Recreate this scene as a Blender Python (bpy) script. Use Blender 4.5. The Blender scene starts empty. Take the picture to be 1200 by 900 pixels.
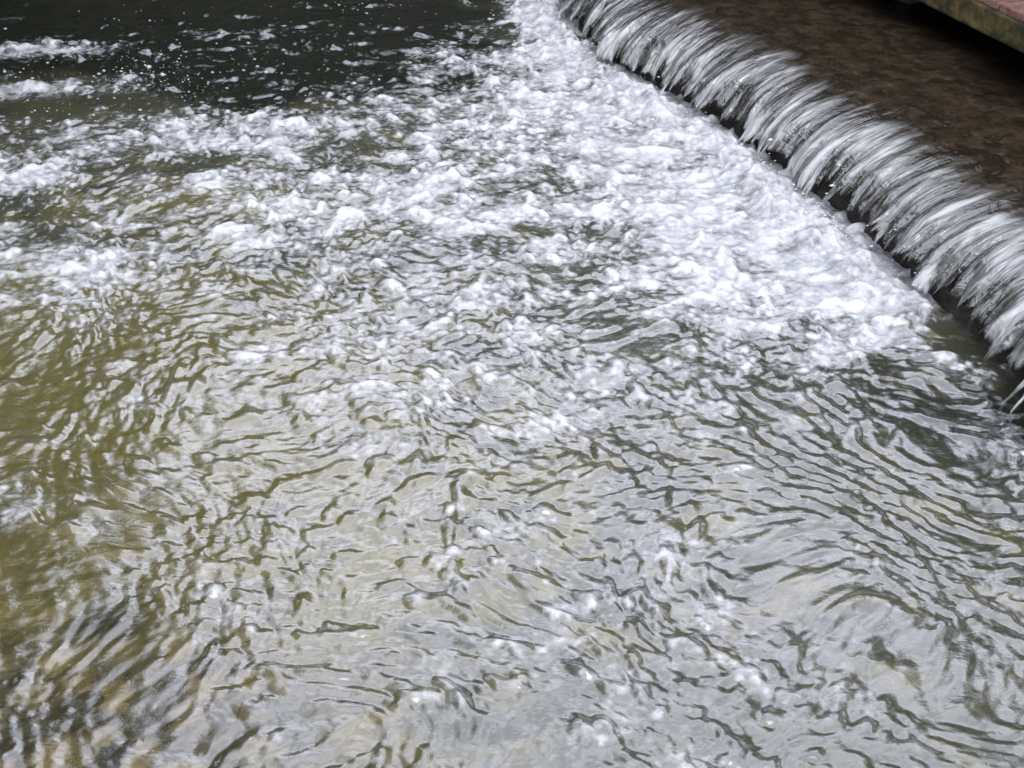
import bpy, math, numpy as np
from mathutils import Vector, Matrix
rng=np.random.default_rng(7)
S=bpy.context.scene
col=S.collection
S.view_settings.view_transform='Standard'; S.view_settings.look='None'; S.view_settings.exposure=0

# ---------------- numpy noise
def perlin(x,y,seed=0):
    r=np.random.default_rng(seed); p=r.permutation(256); a=r.random(256)*2*np.pi
    gx=np.cos(a); gy=np.sin(a)
    xi=np.floor(x).astype(np.int64); yi=np.floor(y).astype(np.int64)
    xf=x-xi; yf=y-yi
    def g(ix,iy,dx,dy):
        h=p[(p[ix&255]+iy)&255]; return gx[h]*dx+gy[h]*dy
    u=xf**3*(xf*(xf*6-15)+10); v=yf**3*(yf*(yf*6-15)+10)
    a0=g(xi,yi,xf,yf); b0=g(xi+1,yi,xf-1,yf); c0=g(xi,yi+1,xf,yf-1); d0=g(xi+1,yi+1,xf-1,yf-1)
    return ((a0*(1-u)+b0*u)*(1-v)+(c0*(1-u)+d0*u)*v)*1.5
def fbm(x,y,o=3,seed=0,g=.5):
    s=0;a=1
    for i in range(o):
        s=s+a*perlin(x*2**i+i*13.7,y*2**i-i*7.1,seed+i); a*=g
    return s
def sst(x,a,b):
    t=np.clip((x-a)/(b-a),0,1); return t*t*(3-2*t)

# ---------------- mesh helpers
def grid_mesh(name,X,Y,Z,attrs={},uv=None,mat=None,flip=False):
    n,m=X.shape
    co=np.stack([X,Y,Z],-1).reshape(-1,3).astype(np.float32)
    idx=np.arange(n*m).reshape(n,m)
    q=np.stack([idx[:-1,:-1],idx[:-1,1:],idx[1:,1:],idx[1:,:-1]],-1).reshape(-1,4)
    if flip: q=q[:,::-1]
    me=bpy.data.meshes.new(name)
    me.vertices.add(len(co)); me.vertices.foreach_set('co',co.ravel())
    me.loops.add(q.size); me.loops.foreach_set('vertex_index',q.ravel().astype(np.int32))
    me.polygons.add(len(q)); me.polygons.foreach_set('loop_start',np.arange(0,q.size,4,dtype=np.int32))
    me.update(calc_edges=True)
    me.polygons.foreach_set('use_smooth',np.ones(len(q),dtype=bool))
    for k,v in attrs.items():
        a=me.attributes.new(k,'FLOAT','POINT'); a.data.foreach_set('value',v.ravel().astype(np.float32))
    if uv is not None:
        a=me.attributes.new('flow','FLOAT_VECTOR','POINT')
        w=np.stack([uv[0],uv[1],np.zeros_like(uv[0])],-1).reshape(-1,3).astype(np.float32)
        a.data.foreach_set('vector',w.ravel())
    if mat: me.materials.append(mat)
    ob=bpy.data.objects.new(name,me); col.objects.link(ob); return ob
def raw_mesh(name,co,faces,mat=None,smooth=False):
    me=bpy.data.meshes.new(name); me.from_pydata(co,[],faces); me.update()
    if smooth:
        me.polygons.foreach_set('use_smooth',np.ones(len(me.polygons),dtype=bool))
    if mat: me.materials.append(mat)
    return me
def add(name,me,parent=None):
    ob=bpy.data.objects.new(name,me); col.objects.link(ob)
    if parent: ob.parent=parent
    return ob

# ---------------- node helper
class NT:
    def __init__(s,name):
        s.m=bpy.data.materials.new(name); s.m.use_nodes=True; s.t=s.m.node_tree; s.t.nodes.clear()
        s.out=s.n('ShaderNodeOutputMaterial')
    def n(s,ty,**k):
        x=s.t.nodes.new(ty)
        for a,b in k.items(): setattr(x,a,b)
        return x
    def l(s,a,b): s.t.links.new(a,b)
    def setin(s,sock,v):
        if isinstance(v,bpy.types.NodeSocket): s.l(v,sock)
        else: sock.default_value=v
    def attr(s,name,o='Fac'): return s.n('ShaderNodeAttribute',attribute_name=name).outputs[o]
    def obj(s): return s.n('ShaderNodeTexCoord').outputs['Object']
    def mp(s,v,scale=(1,1,1),rot=(0,0,0)):
        x=s.n('ShaderNodeMapping'); s.l(v,x.inputs['Vector']); x.inputs['Scale'].default_value=scale; x.inputs['Rotation'].default_value=rot
        return x.outputs[0]
    def noise(s,v,sc,d=4,r=.55,dist=0):
        x=s.n('ShaderNodeTexNoise'); s.l(v,x.inputs['Vector']); x.inputs['Scale'].default_value=sc
        x.inputs['Detail'].default_value=d; x.inputs['Roughness'].default_value=r; x.inputs['Distortion'].default_value=dist
        return x.outputs['Fac']
    def voro(s,v,sc,feature='F1',o='Distance'):
        x=s.n('ShaderNodeTexVoronoi',feature=feature); s.l(v,x.inputs['Vector']); x.inputs['Scale'].default_value=sc
        return x.outputs[o]
    def math(s,op,a,b=0.0,clamp=False):
        x=s.n('ShaderNodeMath',operation=op,use_clamp=clamp); s.setin(x.inputs[0],a); s.setin(x.inputs[1],b); return x.outputs[0]
    def mr(s,v,a,b,c=0,d=1,sm=True):
        x=s.n('ShaderNodeMapRange'); 
        if sm: x.interpolation_type='SMOOTHSTEP'
        s.setin(x.inputs[0],v)
        for i,q in enumerate((a,b,c,d)): s.setin(x.inputs[i+1],q)
        return x.outputs[0]
    def mix(s,f,a,b):
        x=s.n('ShaderNodeMix',data_type='RGBA'); s.setin(x.inputs[0],f)
        for sk,v in ((x.inputs[6],a),(x.inputs[7],b)):
            if isinstance(v,tuple): v=(*v,1) if len(v)==3 else v
            s.setin(sk,v)
        return x.outputs[2]
    def bump(s,h,st,dist,nrm=None):
        x=s.n('ShaderNodeBump'); s.l(h,x.inputs['Height']); s.setin(x.inputs['Strength'],st); x.inputs['Distance'].default_value=dist
        if nrm: s.l(nrm,x.inputs['Normal'])
        return x.outputs[0]
    def sh(s,ty,**k):
        x=s.n(ty)
        for a,b in k.items():
            if isinstance(b,tuple) and len(b)==3: b=(*b,1)
            s.setin(x.inputs[a],b)
        return x.outputs[0]
    def mixs(s,f,a,b):
        x=s.n('ShaderNodeMixShader'); s.setin(x.inputs[0],f); s.l(a,x.inputs[1]); s.l(b,x.inputs[2]); return x.outputs[0]
    def done(s,sh): s.l(sh,s.out.inputs[0]); return s.m

# water of the pool
w=NT('pool_water'); P=w.obj()
dens=w.attr('dens'); warm=w.attr('warm'); dark_refl_rock=w.attr('dark_refl_rock'); crest=w.attr('crest'); stones=w.attr('stones')
Pm=w.mp(P,(1,1.35,1),(0,0,-.12))
A=w.noise(Pm,4.4,3,.6,.5); B=w.noise(Pm,21,3,.62,.3)
vb=w.voro(P,19)                               # bubble clumps
f=w.math('ADD',w.math('MULTIPLY',A,.50),w.math('MULTIPLY',B,.45))
f=w.math('ADD',f,w.math('MULTIPLY',crest,.06))
f=w.math('ADD',f,w.math('MULTIPLY',w.mr(vb,.0,.55,.10,-.03),1.0))
fd=w.math('ADD',f,w.math('MULTIPLY',dens,.5))
mask=w.mr(fd,.69,1.02)
fcol=w.mix(w.mr(f,.40,.64),(.64,.66,.71),(.95,.96,.985))
bed=w.noise(w.mp(P,(1,1.6,1)),3.0,3,.6,.4)
body=w.mix(w.mr(w.math('ADD',bed,w.math('MULTIPLY',warm,.42)),.50,.84),(.095,.100,.062),(.22,.195,.062))
off=w.n('ShaderNodeVectorMath',operation='ADD'); cx_=w.n('ShaderNodeCombineXYZ')
w.l(w.math('MULTIPLY',crest,.05),cx_.inputs[1]); w.l(w.math('MULTIPLY',B,.12),cx_.inputs[0]); w.l(P,off.inputs[0]); w.l(cx_.outputs[0],off.inputs[1])
sv_=w.voro(off.outputs[0],7.5,'F1','Color'); sp=w.n('ShaderNodeSeparateColor'); w.l(sv_,sp.inputs[0])
sd=w.voro(off.outputs[0],7.5,'F1')
scol=w.mix(sp.outputs[0],(.035,.036,.028),(.28,.215,.08))
scol=w.mix(w.mr(sd,.35,.7),scol,(.04,.034,.015))
body=w.mix(w.math('MULTIPLY',stones,.85),body,scol)
body=w.mix(w.math('MULTIPLY',w.mr(B,.50,.68),w.math('MULTIPLY',warm,.5)),body,(.09,.078,.03))
milk=w.math('MULTIPLY',w.mr(f,.34,.64),w.mr(dens,.05,.9,0,.72))
body=w.mix(milk,body,(.48,.50,.51))
body=w.mix(dark_refl_rock,body,(.012,.015,.009))  # dark bank reflections painted into the body colour, plus one submerged rock
nb=w.bump(B,.18,.012)
nb2=w.bump(vb,.45,.012,nb); nb2.node.invert=True
fr=w.n('ShaderNodeFresnel'); fr.inputs['IOR'].default_value=1.33; w.l(nb,fr.inputs['Normal'])
rf=w.math('ADD',w.math('MULTIPLY',fr.outputs[0],1.3),w.mr(dark_refl_rock,0,1,.20,.10))
rf=w.math('MINIMUM',rf,.36)
dif=w.sh('ShaderNodeBsdfDiffuse',Color=body,Normal=nb)
gl=w.sh('ShaderNodeBsdfGlossy',Color=(.93,.94,1.0),Roughness=.16,Normal=nb)
foam=w.sh('ShaderNodeBsdfDiffuse',Color=fcol,Normal=nb2)
pool_mat=w.done(w.mixs(w.math('MULTIPLY',mask,.93),w.mixs(rf,dif,gl),foam))

# weir water
w=NT('weir_water'); F=w.attr('flow','Vector'); fall=w.attr('fall'); low=w.attr('low'); upshade=w.attr('upshade')
s1=w.noise(w.mp(F,(9.5,2.0,1)),1,3,.5,.55); s2=w.noise(w.mp(F,(36,3.4,1)),1,3,.6,.45)
sv=w.math('ADD',w.math('MULTIPLY',s1,.66),w.math('MULTIPLY',s2,.34))
st=w.math('MULTIPLY',w.mr(sv,.52,.64),fall)
P=w.obj(); up=w.noise(P,9,3,.62,.6)
upc=w.mix(w.mr(up,.35,.7),(.024,.017,.011),(.066,.048,.032))
upc=w.mix(upshade,upc,(.007,.005,.004))  # shadow under the footbridge painted into the upstream colour
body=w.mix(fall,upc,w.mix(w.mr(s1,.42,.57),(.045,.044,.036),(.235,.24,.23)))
nb=w.bump(sv,w.math('MULTIPLY',fall,1.0),.045)
nb=w.bump(up,.45,.03,nb)
fr=w.n('ShaderNodeFresnel'); fr.inputs['IOR'].default_value=1.33; w.l(nb,fr.inputs['Normal'])
rf=w.math('ADD',fr.outputs[0],w.math('MULTIPLY',fall,.21),True)
dif=w.sh('ShaderNodeBsdfDiffuse',Color=body,Normal=nb)
gl=w.sh('ShaderNodeBsdfGlossy',Color=(.95,.96,1.0),Roughness=.07,Normal=nb)
foam=w.sh('ShaderNodeBsdfDiffuse',Color=(.86,.88,.90),Normal=nb)
core=w.mixs(w.math('MULTIPLY',st,.72),w.mixs(rf,dif,gl),foam)
hole=w.mr(w.math('ADD',sv,w.math('MULTIPLY',low,-.40)),.20,.27)
tr=w.sh('ShaderNodeBsdfTransparent')
weir_mat=w.done(w.mixs(hole,tr,core))

def stone(name,c1,c2,sc=4,moss=None):
    w=NT(name); P=w.obj(); n=w.noise(P,sc,5,.65,.3); n2=w.noise(P,sc*.35,3,.6)
    c=w.mix(w.mr(n,.35,.65),c1,c2)
    if moss: c=w.mix(w.mr(n2,.45,.62),c,moss)
    return w.done(w.sh('ShaderNodeBsdfPrincipled',**{'Base Color':c,'Roughness':.75,'Normal':w.bump(n,.7,.03)}))
wet_rock=stone('wet_rock',(.01,.01,.009),(.05,.045,.035),9)
wall_m=stone('mossy_stone',(.02,.02,.018),(.07,.066,.055),5,(.02,.03,.01))
slab_m=stone('mossy_slab',(.05,.04,.015),(.17,.135,.05),9,(.03,.035,.012))
brick_m=stone('red_paving',(.20,.10,.085),(.34,.19,.165),14)
soil_m=stone('grass_ground',(.02,.035,.01),(.05,.07,.02),3)
bark_m=stone('bark',(.03,.022,.015),(.08,.06,.045),12)
w=NT('leaf'); oi=w.noise(w.obj(),1.1,1,.6)
leaf_m=w.done(w.sh('ShaderNodeBsdfDiffuse',Color=w.mix(w.mr(oi,.35,.65),(.012,.025,.008),(.045,.068,.018))))

# ---------------- weir foot line x=F(y)
fy=np.array([-.2,1.5,2.6,3.3,3.9,4.3,5.09,5.83,6.72,7.5,8.0,8.6,9.4,10.3])
fx=np.array([2.75,2.58,2.44,2.29,2.14,2.03,1.80,1.50,1.08,.62,.40,.34,.42,.55])
yy=np.linspace(-.2,10.3,2000)
xx=np.interp(yy,fy,fx); k=np.hanning(161); k/=k.sum()
xx=np.convolve(np.pad(xx,80,mode='reflect',reflect_type='odd'),k,'valid')
def footx(y): return np.interp(y,yy,xx)
tx=np.gradient(xx); ty=np.gradient(yy); ln=np.hypot(tx,ty); tx/=ln; ty/=ln
ns=np.stack([ty,-tx],-1)
s_arc=np.concatenate([[0],np.cumsum(np.hypot(np.diff(xx),np.diff(yy)))])

# ---------------- pool surface
def spacing(lo,hi,fn):
    v=[lo]
    while v[-1]<hi: v.append(v[-1]+fn(v[-1]))
    return np.array(v)
gy=spacing(-30,10.2,lambda y:.006+max(0,y-2)*.0018 if y>1.5 else (.03 if y>0 else .4))
gxs=spacing(-5.6,3.4,lambda x:.008 if x>-4.4 else .05)
Y,X=np.meshgrid(gy,gxs,indexing='ij')
d=(footx(Y)-X)*.87
def blob(cx,cy,rx,ry,rot=0):
    c,s_=math.cos(rot),math.sin(rot); u=(X-cx)*c+(Y-cy)*s_; v=-(X-cx)*s_+(Y-cy)*c
    return np.exp(-((u/rx)**2+(v/ry)**2))
lf=fbm(X*.9,Y*.9,3,50); lf2=fbm(X*2.6,Y*3.6,3,55)
near=sst(Y+lf*.45+lf2*.25+d*.12,3.5,4.8)
dens=1.03*np.exp(-(np.clip(d,0,9)/2.15)**2.2)*near
dens=np.maximum(dens,.80*blob(-.6,5.5,2.3,1.2,-.05))
dens=np.maximum(dens,.82*blob(-1.9,6.4,1.8,.45,.12))
dens=np.maximum(dens,.85*blob(-2.9,5.9,.8,.4,.3))
dens=np.maximum(dens,1.05*blob(-3.4,7.75,1.0,.20,.12))
dens=np.maximum(dens,.9*blob(-2.0,8.15,.8,.10,.12))
dens=np.maximum(dens,.92*blob(-3.3,7.1,1.1,.2,.1))
dens=np.maximum(dens,.8*blob(-.35,7.6,.45,.2,.3))
dens=np.maximum(dens,.66*blob(-2.2,4.8,1.6,.7,.1))
dens=np.maximum(dens,.64*blob(-1.9,3.05,.5,.15,-.3))
dens=np.maximum(dens,.60*blob(-.1,4.1,2.2,1.2))
dens=np.maximum(dens,.40*blob(.2,2.6,2.4,1.3))
far=sst(Y+lf*.5+lf2*.2,6.8,7.7)*sst(X+lf2*.2,.45,-.5)
dens=dens*(1-.80*far*(1-np.clip(blob(-3.2,7.6,1.6,.8,.12)+.7*blob(-.35,7.6,.5,.3,.3),0,1)))
dens=np.clip(dens+(lf*.10+lf2*.24)*(dens>.02),0,1)
dark_refl_rock=np.clip(sst(Y+lf*.5+lf2*.2,6.5,7.3)*sst(X+lf2*.2,.4,-.5)*.95+.95*blob(2.35,3.45,1.0,.42,-.45),0,1)  # painted dark reflections: far-left water and below the weir's near end
warm=np.clip(1.0*blob(-2.0,2.6,1.3,1.6)+.9*blob(-2.1,4.2,1.3,.7)+.8*blob(-1.7,5.5,.8,.3)+.40*blob(-.4,3.2,1.3,.9),0,1)
dark_refl_rock=np.clip(dark_refl_rock+.6*blob(-1.43,2.5,.12,.08),0,1)  # submerged rock
stones=np.clip(1.2*blob(-1.35,1.95,.8,.5)+.35*blob(-1.7,2.7,.8,.6)+lf2*.2,0,1)
# waves
wx=fbm(X*1.1,Y*1.1,2,3)*.16; wy=fbm(X*1.1+9,Y*1.1,2,4)*.16
U=X+wx; V=Y+wy
def dirn(ang,fa,fl,seed):
    c,s_=math.cos(ang),math.sin(ang); return perlin((U*c+V*s_)*fl,(-U*s_+V*c)*fa,seed)
cx,cy=2.6,5.6
R=np.hypot(U-cx,V-cy); T=np.arctan2(V-cy,U-cx)
turb=np.clip(dens*1.3,0,1)
h=.014*fbm(U*1.2,V*1.2,2,10)
rgt=sst(X,.1,1.6)*sst(Y,4.3,3.2)
swl=.58+.55*sst(lf2+lf,-.4,.6)+.22*sst(Y,3.6,2.4)+.25*rgt
def shp(n): return n-.25*n*n
mid=.0034*shp(perlin(R*12.5,T*R.clip(1)*6.0,11))+.0027*shp(dirn(-.45,14.5,7.5,12))+.0026*shp(dirn(.35,14,7,19))+.0024*shp(dirn(-.1,22,12,20))
h+=mid*swl*(1-.3*turb)
R2=np.hypot(U-2.0,V-3.9); h+=.0028*np.sin(R2*66+3*lf2+2*lf)*np.exp(-((R2-.75)/.5)**2)*(.5+.7*sst(lf2,-.2,.4))
R3=np.hypot(U+.75,V-1.75); h+=.0026*np.sin(R3*85+2.5*lf2)*np.exp(-((R3-.3)/.25)**2)
h+=.0015*dirn(-.2,34,21,14)+.0011*dirn(.6,42,25,21)
h+=turb*(.010*fbm(U*7,V*8,2,15)+.005*fbm(U*19,V*22,2,16))
lump=np.clip(fbm(U*8,V*9,2,17)-.10,0,1); h+=.045*lump*turb
h+=.05*np.exp(-((d-.12)/.16)**2)*(1+fbm(X*6,Y*6,2,18))*near
h+=.020*fbm(U*3.2,V*4.5,2,33)*sst(Y,6.4,7.4)*sst(X,.5,-.4)
crest=np.clip(mid*90+lump*turb*4,-1,2.4)
pool=grid_mesh('river_pool_water',X,Y,h,{'dens':dens,'warm':warm,'dark_refl_rock':dark_refl_rock,'crest':crest,'stones':stones},mat=pool_mat,flip=True)

# ---------------- weir water: profile from the foot up over the lip and upstream
prof=np.array([(-.03,-.06),(.0,.04),(.04,.13),(.10,.22),(.19,.305),(.30,.36),(.44,.395),(.62,.415),(.85,.42),(6.5,.425)])
pl=np.concatenate([[0],np.cumsum(np.hypot(*np.diff(prof,axis=0).T))])
pp=np.concatenate([np.linspace(0,pl[-2],130),pl[-2]+spacing(.02,5.6,lambda t:.012+t*.016)])
po=np.interp(pp,pl,prof[:,0]); pz=np.interp(pp,pl,prof[:,1])
kk=np.hanning(15);kk/=kk.sum()
po[:130]=np.convolve(np.pad(po[:137],7,mode='edge'),kk,'valid')[:130]; pz[:130]=np.convolve(np.pad(pz[:137],7,mode='edge'),kk,'valid')[:130]
SS,PPm=np.meshgrid(s_arc,pp,indexing='ij')
O=np.broadcast_to(po,SS.shape).copy(); Zw=np.broadcast_to(pz,SS.shape).copy()
fallm=1-sst(PPm+.10*fbm(SS*5,PPm*1.5,3,71)+.04*perlin(SS*20,PPm*2,72),.52,.86)
onz=np.gradient(po); onw=np.gradient(pz); q=np.hypot(onz,onw)+1e-9
no=-(onw/q); nz=(onz/q)
strand=fbm(SS*7.5+PPm*.6,PPm*1.4,3,60,.55); strand2=perlin(SS*26,PPm*4,61)
amp=fallm*(.010+.042*(1-sst(PPm,0,.5)))
D=amp*strand*1.6+amp*.3*strand2
D+=(1-fallm)*(.007*fbm(SS*7,PPm*9,3,62))
O+=D*no; Zw+=D*nz
O+= -.05*fbm(SS*1.7,PPm*0,2,63)*(1-sst(PPm,.3,.8))
NX=ns[:,0][:,None]; NY=ns[:,1][:,None]
WX=xx[:,None]+O*NX; WY=yy[:,None]+O*NY
low=1-sst(PPm,.06,.42)
upshade=sst(O+.25*fbm(SS*1.5,PPm*1.5,2,90),1.05,1.7)  # mask of the painted bridge shade
grid_mesh('weir_waterfall',WX,WY,Zw,{'fall':fallm,'low':low,'upshade':upshade},uv=(SS,PPm),mat=weir_mat)

# rocky core of the weir
prc=np.array([(.10,-.3),(.12,.0),(.16,.12),(.22,.22),(.34,.30),(.6,.335),(.95,.33),(1.2,-.3)])
st=slice(0,None,8)
sc,pc=np.meshgrid(s_arc[st],np.linspace(0,7,60),indexing='ij')
O=np.interp(pc,range(8),prc[:,0])+.02*fbm(sc*7,pc*2,3,80); Z=np.interp(pc,range(8),prc[:,1])+.012*fbm(sc*9,pc*2,3,81)
grid_mesh('weir_sill',xx[st][:,None]+O*ns[st,0][:,None],yy[st][:,None]+O*ns[st,1][:,None],Z,mat=wet_rock)

# ---------------- spray droplets (one object)
def octa(cs,rs):
    base=np.array([(1,0,0),(-1,0,0),(0,1,0),(0,-1,0),(0,0,1),(0,0,-1)],float)
    fc=np.array([(0,2,4),(2,1,4),(1,3,4),(3,0,4),(2,0,5),(1,2,5),(3,1,5),(0,3,5)])
    co=(cs[:,None,:]+base[None]*rs[:,None,:]).reshape(-1,3)
    fa=(fc[None]+6*np.arange(len(cs))[:,None,None]).reshape(-1,3)
    return co,fa
n=1100; yv=rng.uniform(4.3,9,n); dd=rng.exponential(.16,n); c=np.stack([footx(yv)-dd,yv,.03+rng.exponential(.035,n)],-1)
cl=np.stack([rng.normal(-2.4,1.2,26),rng.normal(7.1,.6,26)],-1); n2=420; ci=rng.integers(0,26,n2)
c2=np.stack([cl[ci,0]+rng.normal(0,.22,n2),cl[ci,1]+rng.normal(0,.14,n2),.02+rng.exponential(.03,n2)],-1)
c=np.concatenate([c,c2]); r=.0018+rng.exponential(.0018,len(c)); rs=np.stack([r*rng.uniform(1,2.5,len(c)),r,r],-1)
co,fa=octa(c,rs)
w=NT('droplets'); dm=w.done(w.sh('ShaderNodeBsdfPrincipled',**{'Base Color':(.85,.87,.9),'Roughness':.1}))
add('water_spray',raw_mesh('water_spray',co.tolist(),fa.tolist(),dm,True))

# ---------------- boxes
def box(name,p0,u,lu,v,lv,z0,z1,mat,parent=None,bev=.01):
    p0=Vector(p0).to_3d(); u=Vector(u).to_3d().normalized(); v=Vector(v).to_3d().normalized()
    a=[p0,p0+u*lu,p0+u*lu+v*lv,p0+v*lv]
    co=[(p.x,p.y,z0) for p in a]+[(p.x,p.y,z1) for p in a]
    me=raw_mesh(name,co,[(3,2,1,0),(4,5,6,7),(0,1,5,4),(1,2,6,5),(2,3,7,6),(3,0,4,7)],mat)
    ob=add(name,me,parent)
    if bev:
        m=ob.modifiers.new('b','BEVEL'); m.width=bev; m.segments=2
    return ob
br=bpy.data.objects.new('stone_footbridge',None); col.objects.link(br)
u=Vector((.34,-.88,0)).normalized(); v=Vector((.88,.34,0)).normalized()
p0=Vector((2.62,7.06,0))-u*3.0
box('mossy_edge_slab',p0,u,6.6,v,1.5,.59,.745,slab_m,br,.015)
i=0; t=0
while t<6.55:
    L=.215
    box(f'paver_{i}',p0+u*t+v*.012,u,L-.012,v,1.47,.746,.79,brick_m,br,.006); t+=L; i+=1
for j,t in enumerate((.4,2.45,4.4,6.2)):
    box(f'pier_{j}',p0+u*t+v*.25,u,.16,v,1.1,-.2,.588,wet_rock,br,.02)

# ---------------- banks (river leaves towards and beyond the viewpoint)
zg=1.3; RX0,RX1,RY0,RY1=-5.6,6.2,-30,10.2
L=400
add('ground',raw_mesh('ground',[(-L,-L,zg),(L,-L,zg),(L,L,zg),(-L,L,zg),(RX0,RY0,zg),(RX1,RY0,zg),(RX1,RY1,zg),(RX0,RY1,zg)],[(0,1,5,4),(1,2,6,5),(2,3,7,6),(3,0,4,7)],soil_m))
def wall(name,a,b):
    a=Vector(a);b=Vector(b);L=(b-a).length;n=int(L/.06); u=(b-a).normalized(); nn=Vector((u.y,-u.x))
    A,Zz=np.meshgrid(np.linspace(0,L,n),np.linspace(-.6,zg+.12,40),indexing='ij')
    row=np.floor(Zz/.2); off=(row%2)*.2; fxm=np.abs(((A+off)/.42)%1-.5)*2; fzm=np.abs((Zz/.2)%1-.5)*2
    joint=np.clip(np.maximum(sst(fxm,.9,1),sst(fzm,.8,1)),0,1)
    D=.04*(1-joint)+.02*fbm(A*4,Zz*4,3,5)
    return grid_mesh(name,a.x+u.x*A+nn.x*D,a.y+u.y*A+nn.y*D,Zz,mat=wall_m)
wall('river_wall',(RX0,RY1),(RX1,RY1))
wall('river_wall',(RX1,RY1),(RX1,RY0))
wall('river_wall',(RX0,RY0),(RX0,RY1))

# ---------------- unseen trees, placed and sized to darken the water's reflections
def leaves(centers,rad,n,size):
    c=centers[rng.integers(0,len(centers),n)]; rr=rad
    dirs=rng.normal(size=(n,3)); dirs/=np.linalg.norm(dirs,axis=1)[:,None]
    p=c+dirs*(rr*rng.uniform(.3,1,n)**.5)[:,None]
    a=rng.normal(size=(n,3)); a/=np.linalg.norm(a,axis=1)[:,None]
    b=np.cross(a,rng.normal(size=(n,3))); b/=np.linalg.norm(b,axis=1)[:,None]
    s_=size*rng.uniform(.6,1.3,n)[:,None]
    co=np.stack([p-a*s_,p+b*s_*.45,p+a*s_,p-b*s_*.45],1).reshape(-1,3)
    return co,np.arange(4*n).reshape(-1,4)
def cone(p,q,r0,r1,k=8):
    p=Vector(p);q=Vector(q);ax=(q-p).normalized();s_=ax.orthogonal().normalized();t=ax.cross(s_)
    co=[tuple(c+(s_*math.cos(i*2*math.pi/k)+t*math.sin(i*2*math.pi/k))*r) for c,r in((p,r0),(q,r1)) for i in range(k)]
    return co,[(i,(i+1)%k,k+(i+1)%k,k+i) for i in range(k)]
def tree_meshes(H):
    co=[];fa=[]
    def ad(x):
        b=len(co); co.extend(x[0]); fa.extend([tuple(i+b for i in f) for f in x[1]])
    top=(.2,.1,H*.5); ad(cone((0,0,-.2),top,.2,.12)); cen=[]
    for i in range(14):
        a=i*2.4; z=H*rng.uniform(.3,.95); R_=H*.32*math.sin(math.pi*min(1,(z/H-.12)/.95))+.2
        e=(math.cos(a)*R_,math.sin(a)*R_,z); st_=(.1,.05,min(H*.5,z*.6)); ad(cone(st_,e,.07,.02,6)); cen.append(e)
        for j in range(3): cen.append(tuple(np.array(e)+rng.normal(size=3)*H*.08))
    cen=np.array(cen); c2,f2=leaves(cen,H*.13,4200,.15)
    return raw_mesh('trunk',co,fa,bark_m,True),raw_mesh('crown',c2.tolist(),f2.tolist(),leaf_m)
tm=[tree_meshes(6.2),tree_meshes(5.4)]
def tree(x,y,s_,k,rz):
    e=bpy.data.objects.new('unseen_tree',None); col.objects.link(e); e.location=(x,y,zg); e.scale=(s_,)*3; e.rotation_euler=(0,0,rz)
    add('trunk',tm[k][0],e); add('crown',tm[k][1],e)
for i,(x,y,s_) in enumerate([(-8.2,13.2,.85),(-5.8,12.4,.9),(-3.4,13,.8),(-1,12.6,.75),(1.3,13,.85),(3.6,12.5,.9),(6.3,11.6,1.15),(7.7,9.0,1.25),(8.3,6.2,1.15),(9,3,1.0),
     (-7.6,3.4,1.4),(-7.5,6.6,1.35),(-7.6,9.6,1.2),(-7.8,.6,1.25)]):  # left-bank trees added out of view to block the sky reflection
    tree(x,y,s_,i%2,i*1.3)
c=np.stack([rng.uniform(-10,8,220),rng.uniform(10.7,11.6,220),zg+rng.uniform(.2,1.5,220)],-1)
cc,ff=leaves(c,.45,12000,.12); add('hedge',raw_mesh('hedge',cc.tolist(),ff.tolist(),leaf_m))

# ---------------- world, sun, camera
W=bpy.data.worlds.new('World'); S.world=W; W.use_nodes=True; t=W.node_tree; t.nodes.clear()
o=t.nodes.new('ShaderNodeOutputWorld'); bg=t.nodes.new('ShaderNodeBackground'); sk=t.nodes.new('ShaderNodeTexSky')
sk.sky_type='NISHITA'; sk.sun_disc=False; sk.sun_elevation=math.radians(50); sk.sun_rotation=math.radians(165)
tc=t.nodes.new('ShaderNodeTexCoord'); nz_=t.nodes.new('ShaderNodeTexNoise'); nz_.inputs['Scale'].default_value=4.5; nz_.inputs['Detail'].default_value=3
t.links.new(tc.outputs['Generated'],nz_.inputs['Vector'])
cr=t.nodes.new('ShaderNodeValToRGB'); cr.color_ramp.elements[0].position=.38; cr.color_ramp.elements[0].color=(7,7.3,8.3,1); cr.color_ramp.elements[1].position=.6; cr.color_ramp.elements[1].color=(15,15,16.4,1)
t.links.new(nz_.outputs['Fac'],cr.inputs[0])
mx=t.nodes.new('ShaderNodeMix'); mx.data_type='RGBA'; mx.inputs[0].default_value=.88
t.links.new(sk.outputs[0],mx.inputs[6]); t.links.new(cr.outputs[0],mx.inputs[7]); t.links.new(mx.outputs[2],bg.inputs[0]); bg.inputs[1].default_value=.135
t.links.new(bg.outputs[0],o.inputs[0])
sl=bpy.data.lights.new('sun','SUN'); sl.energy=.6; sl.angle=math.radians(30); sl.color=(1,.97,.93)
so=bpy.data.objects.new('sun',sl); col.objects.link(so); so.rotation_euler=(math.radians(40),0,math.radians(15))
cd=bpy.data.cameras.new('camera'); cam=bpy.data.objects.new('camera',cd); col.objects.link(cam)
cd.sensor_width=36; cd.lens=18/math.tan(math.radians(25)); cd.clip_end=1500
cd.dof.use_dof=True; cd.dof.focus_distance=5.5; cd.dof.aperture_fstop=4.5
cam.location=(0,0,3); cam.rotation_euler=(math.radians(52),0,0)
S.camera=cam
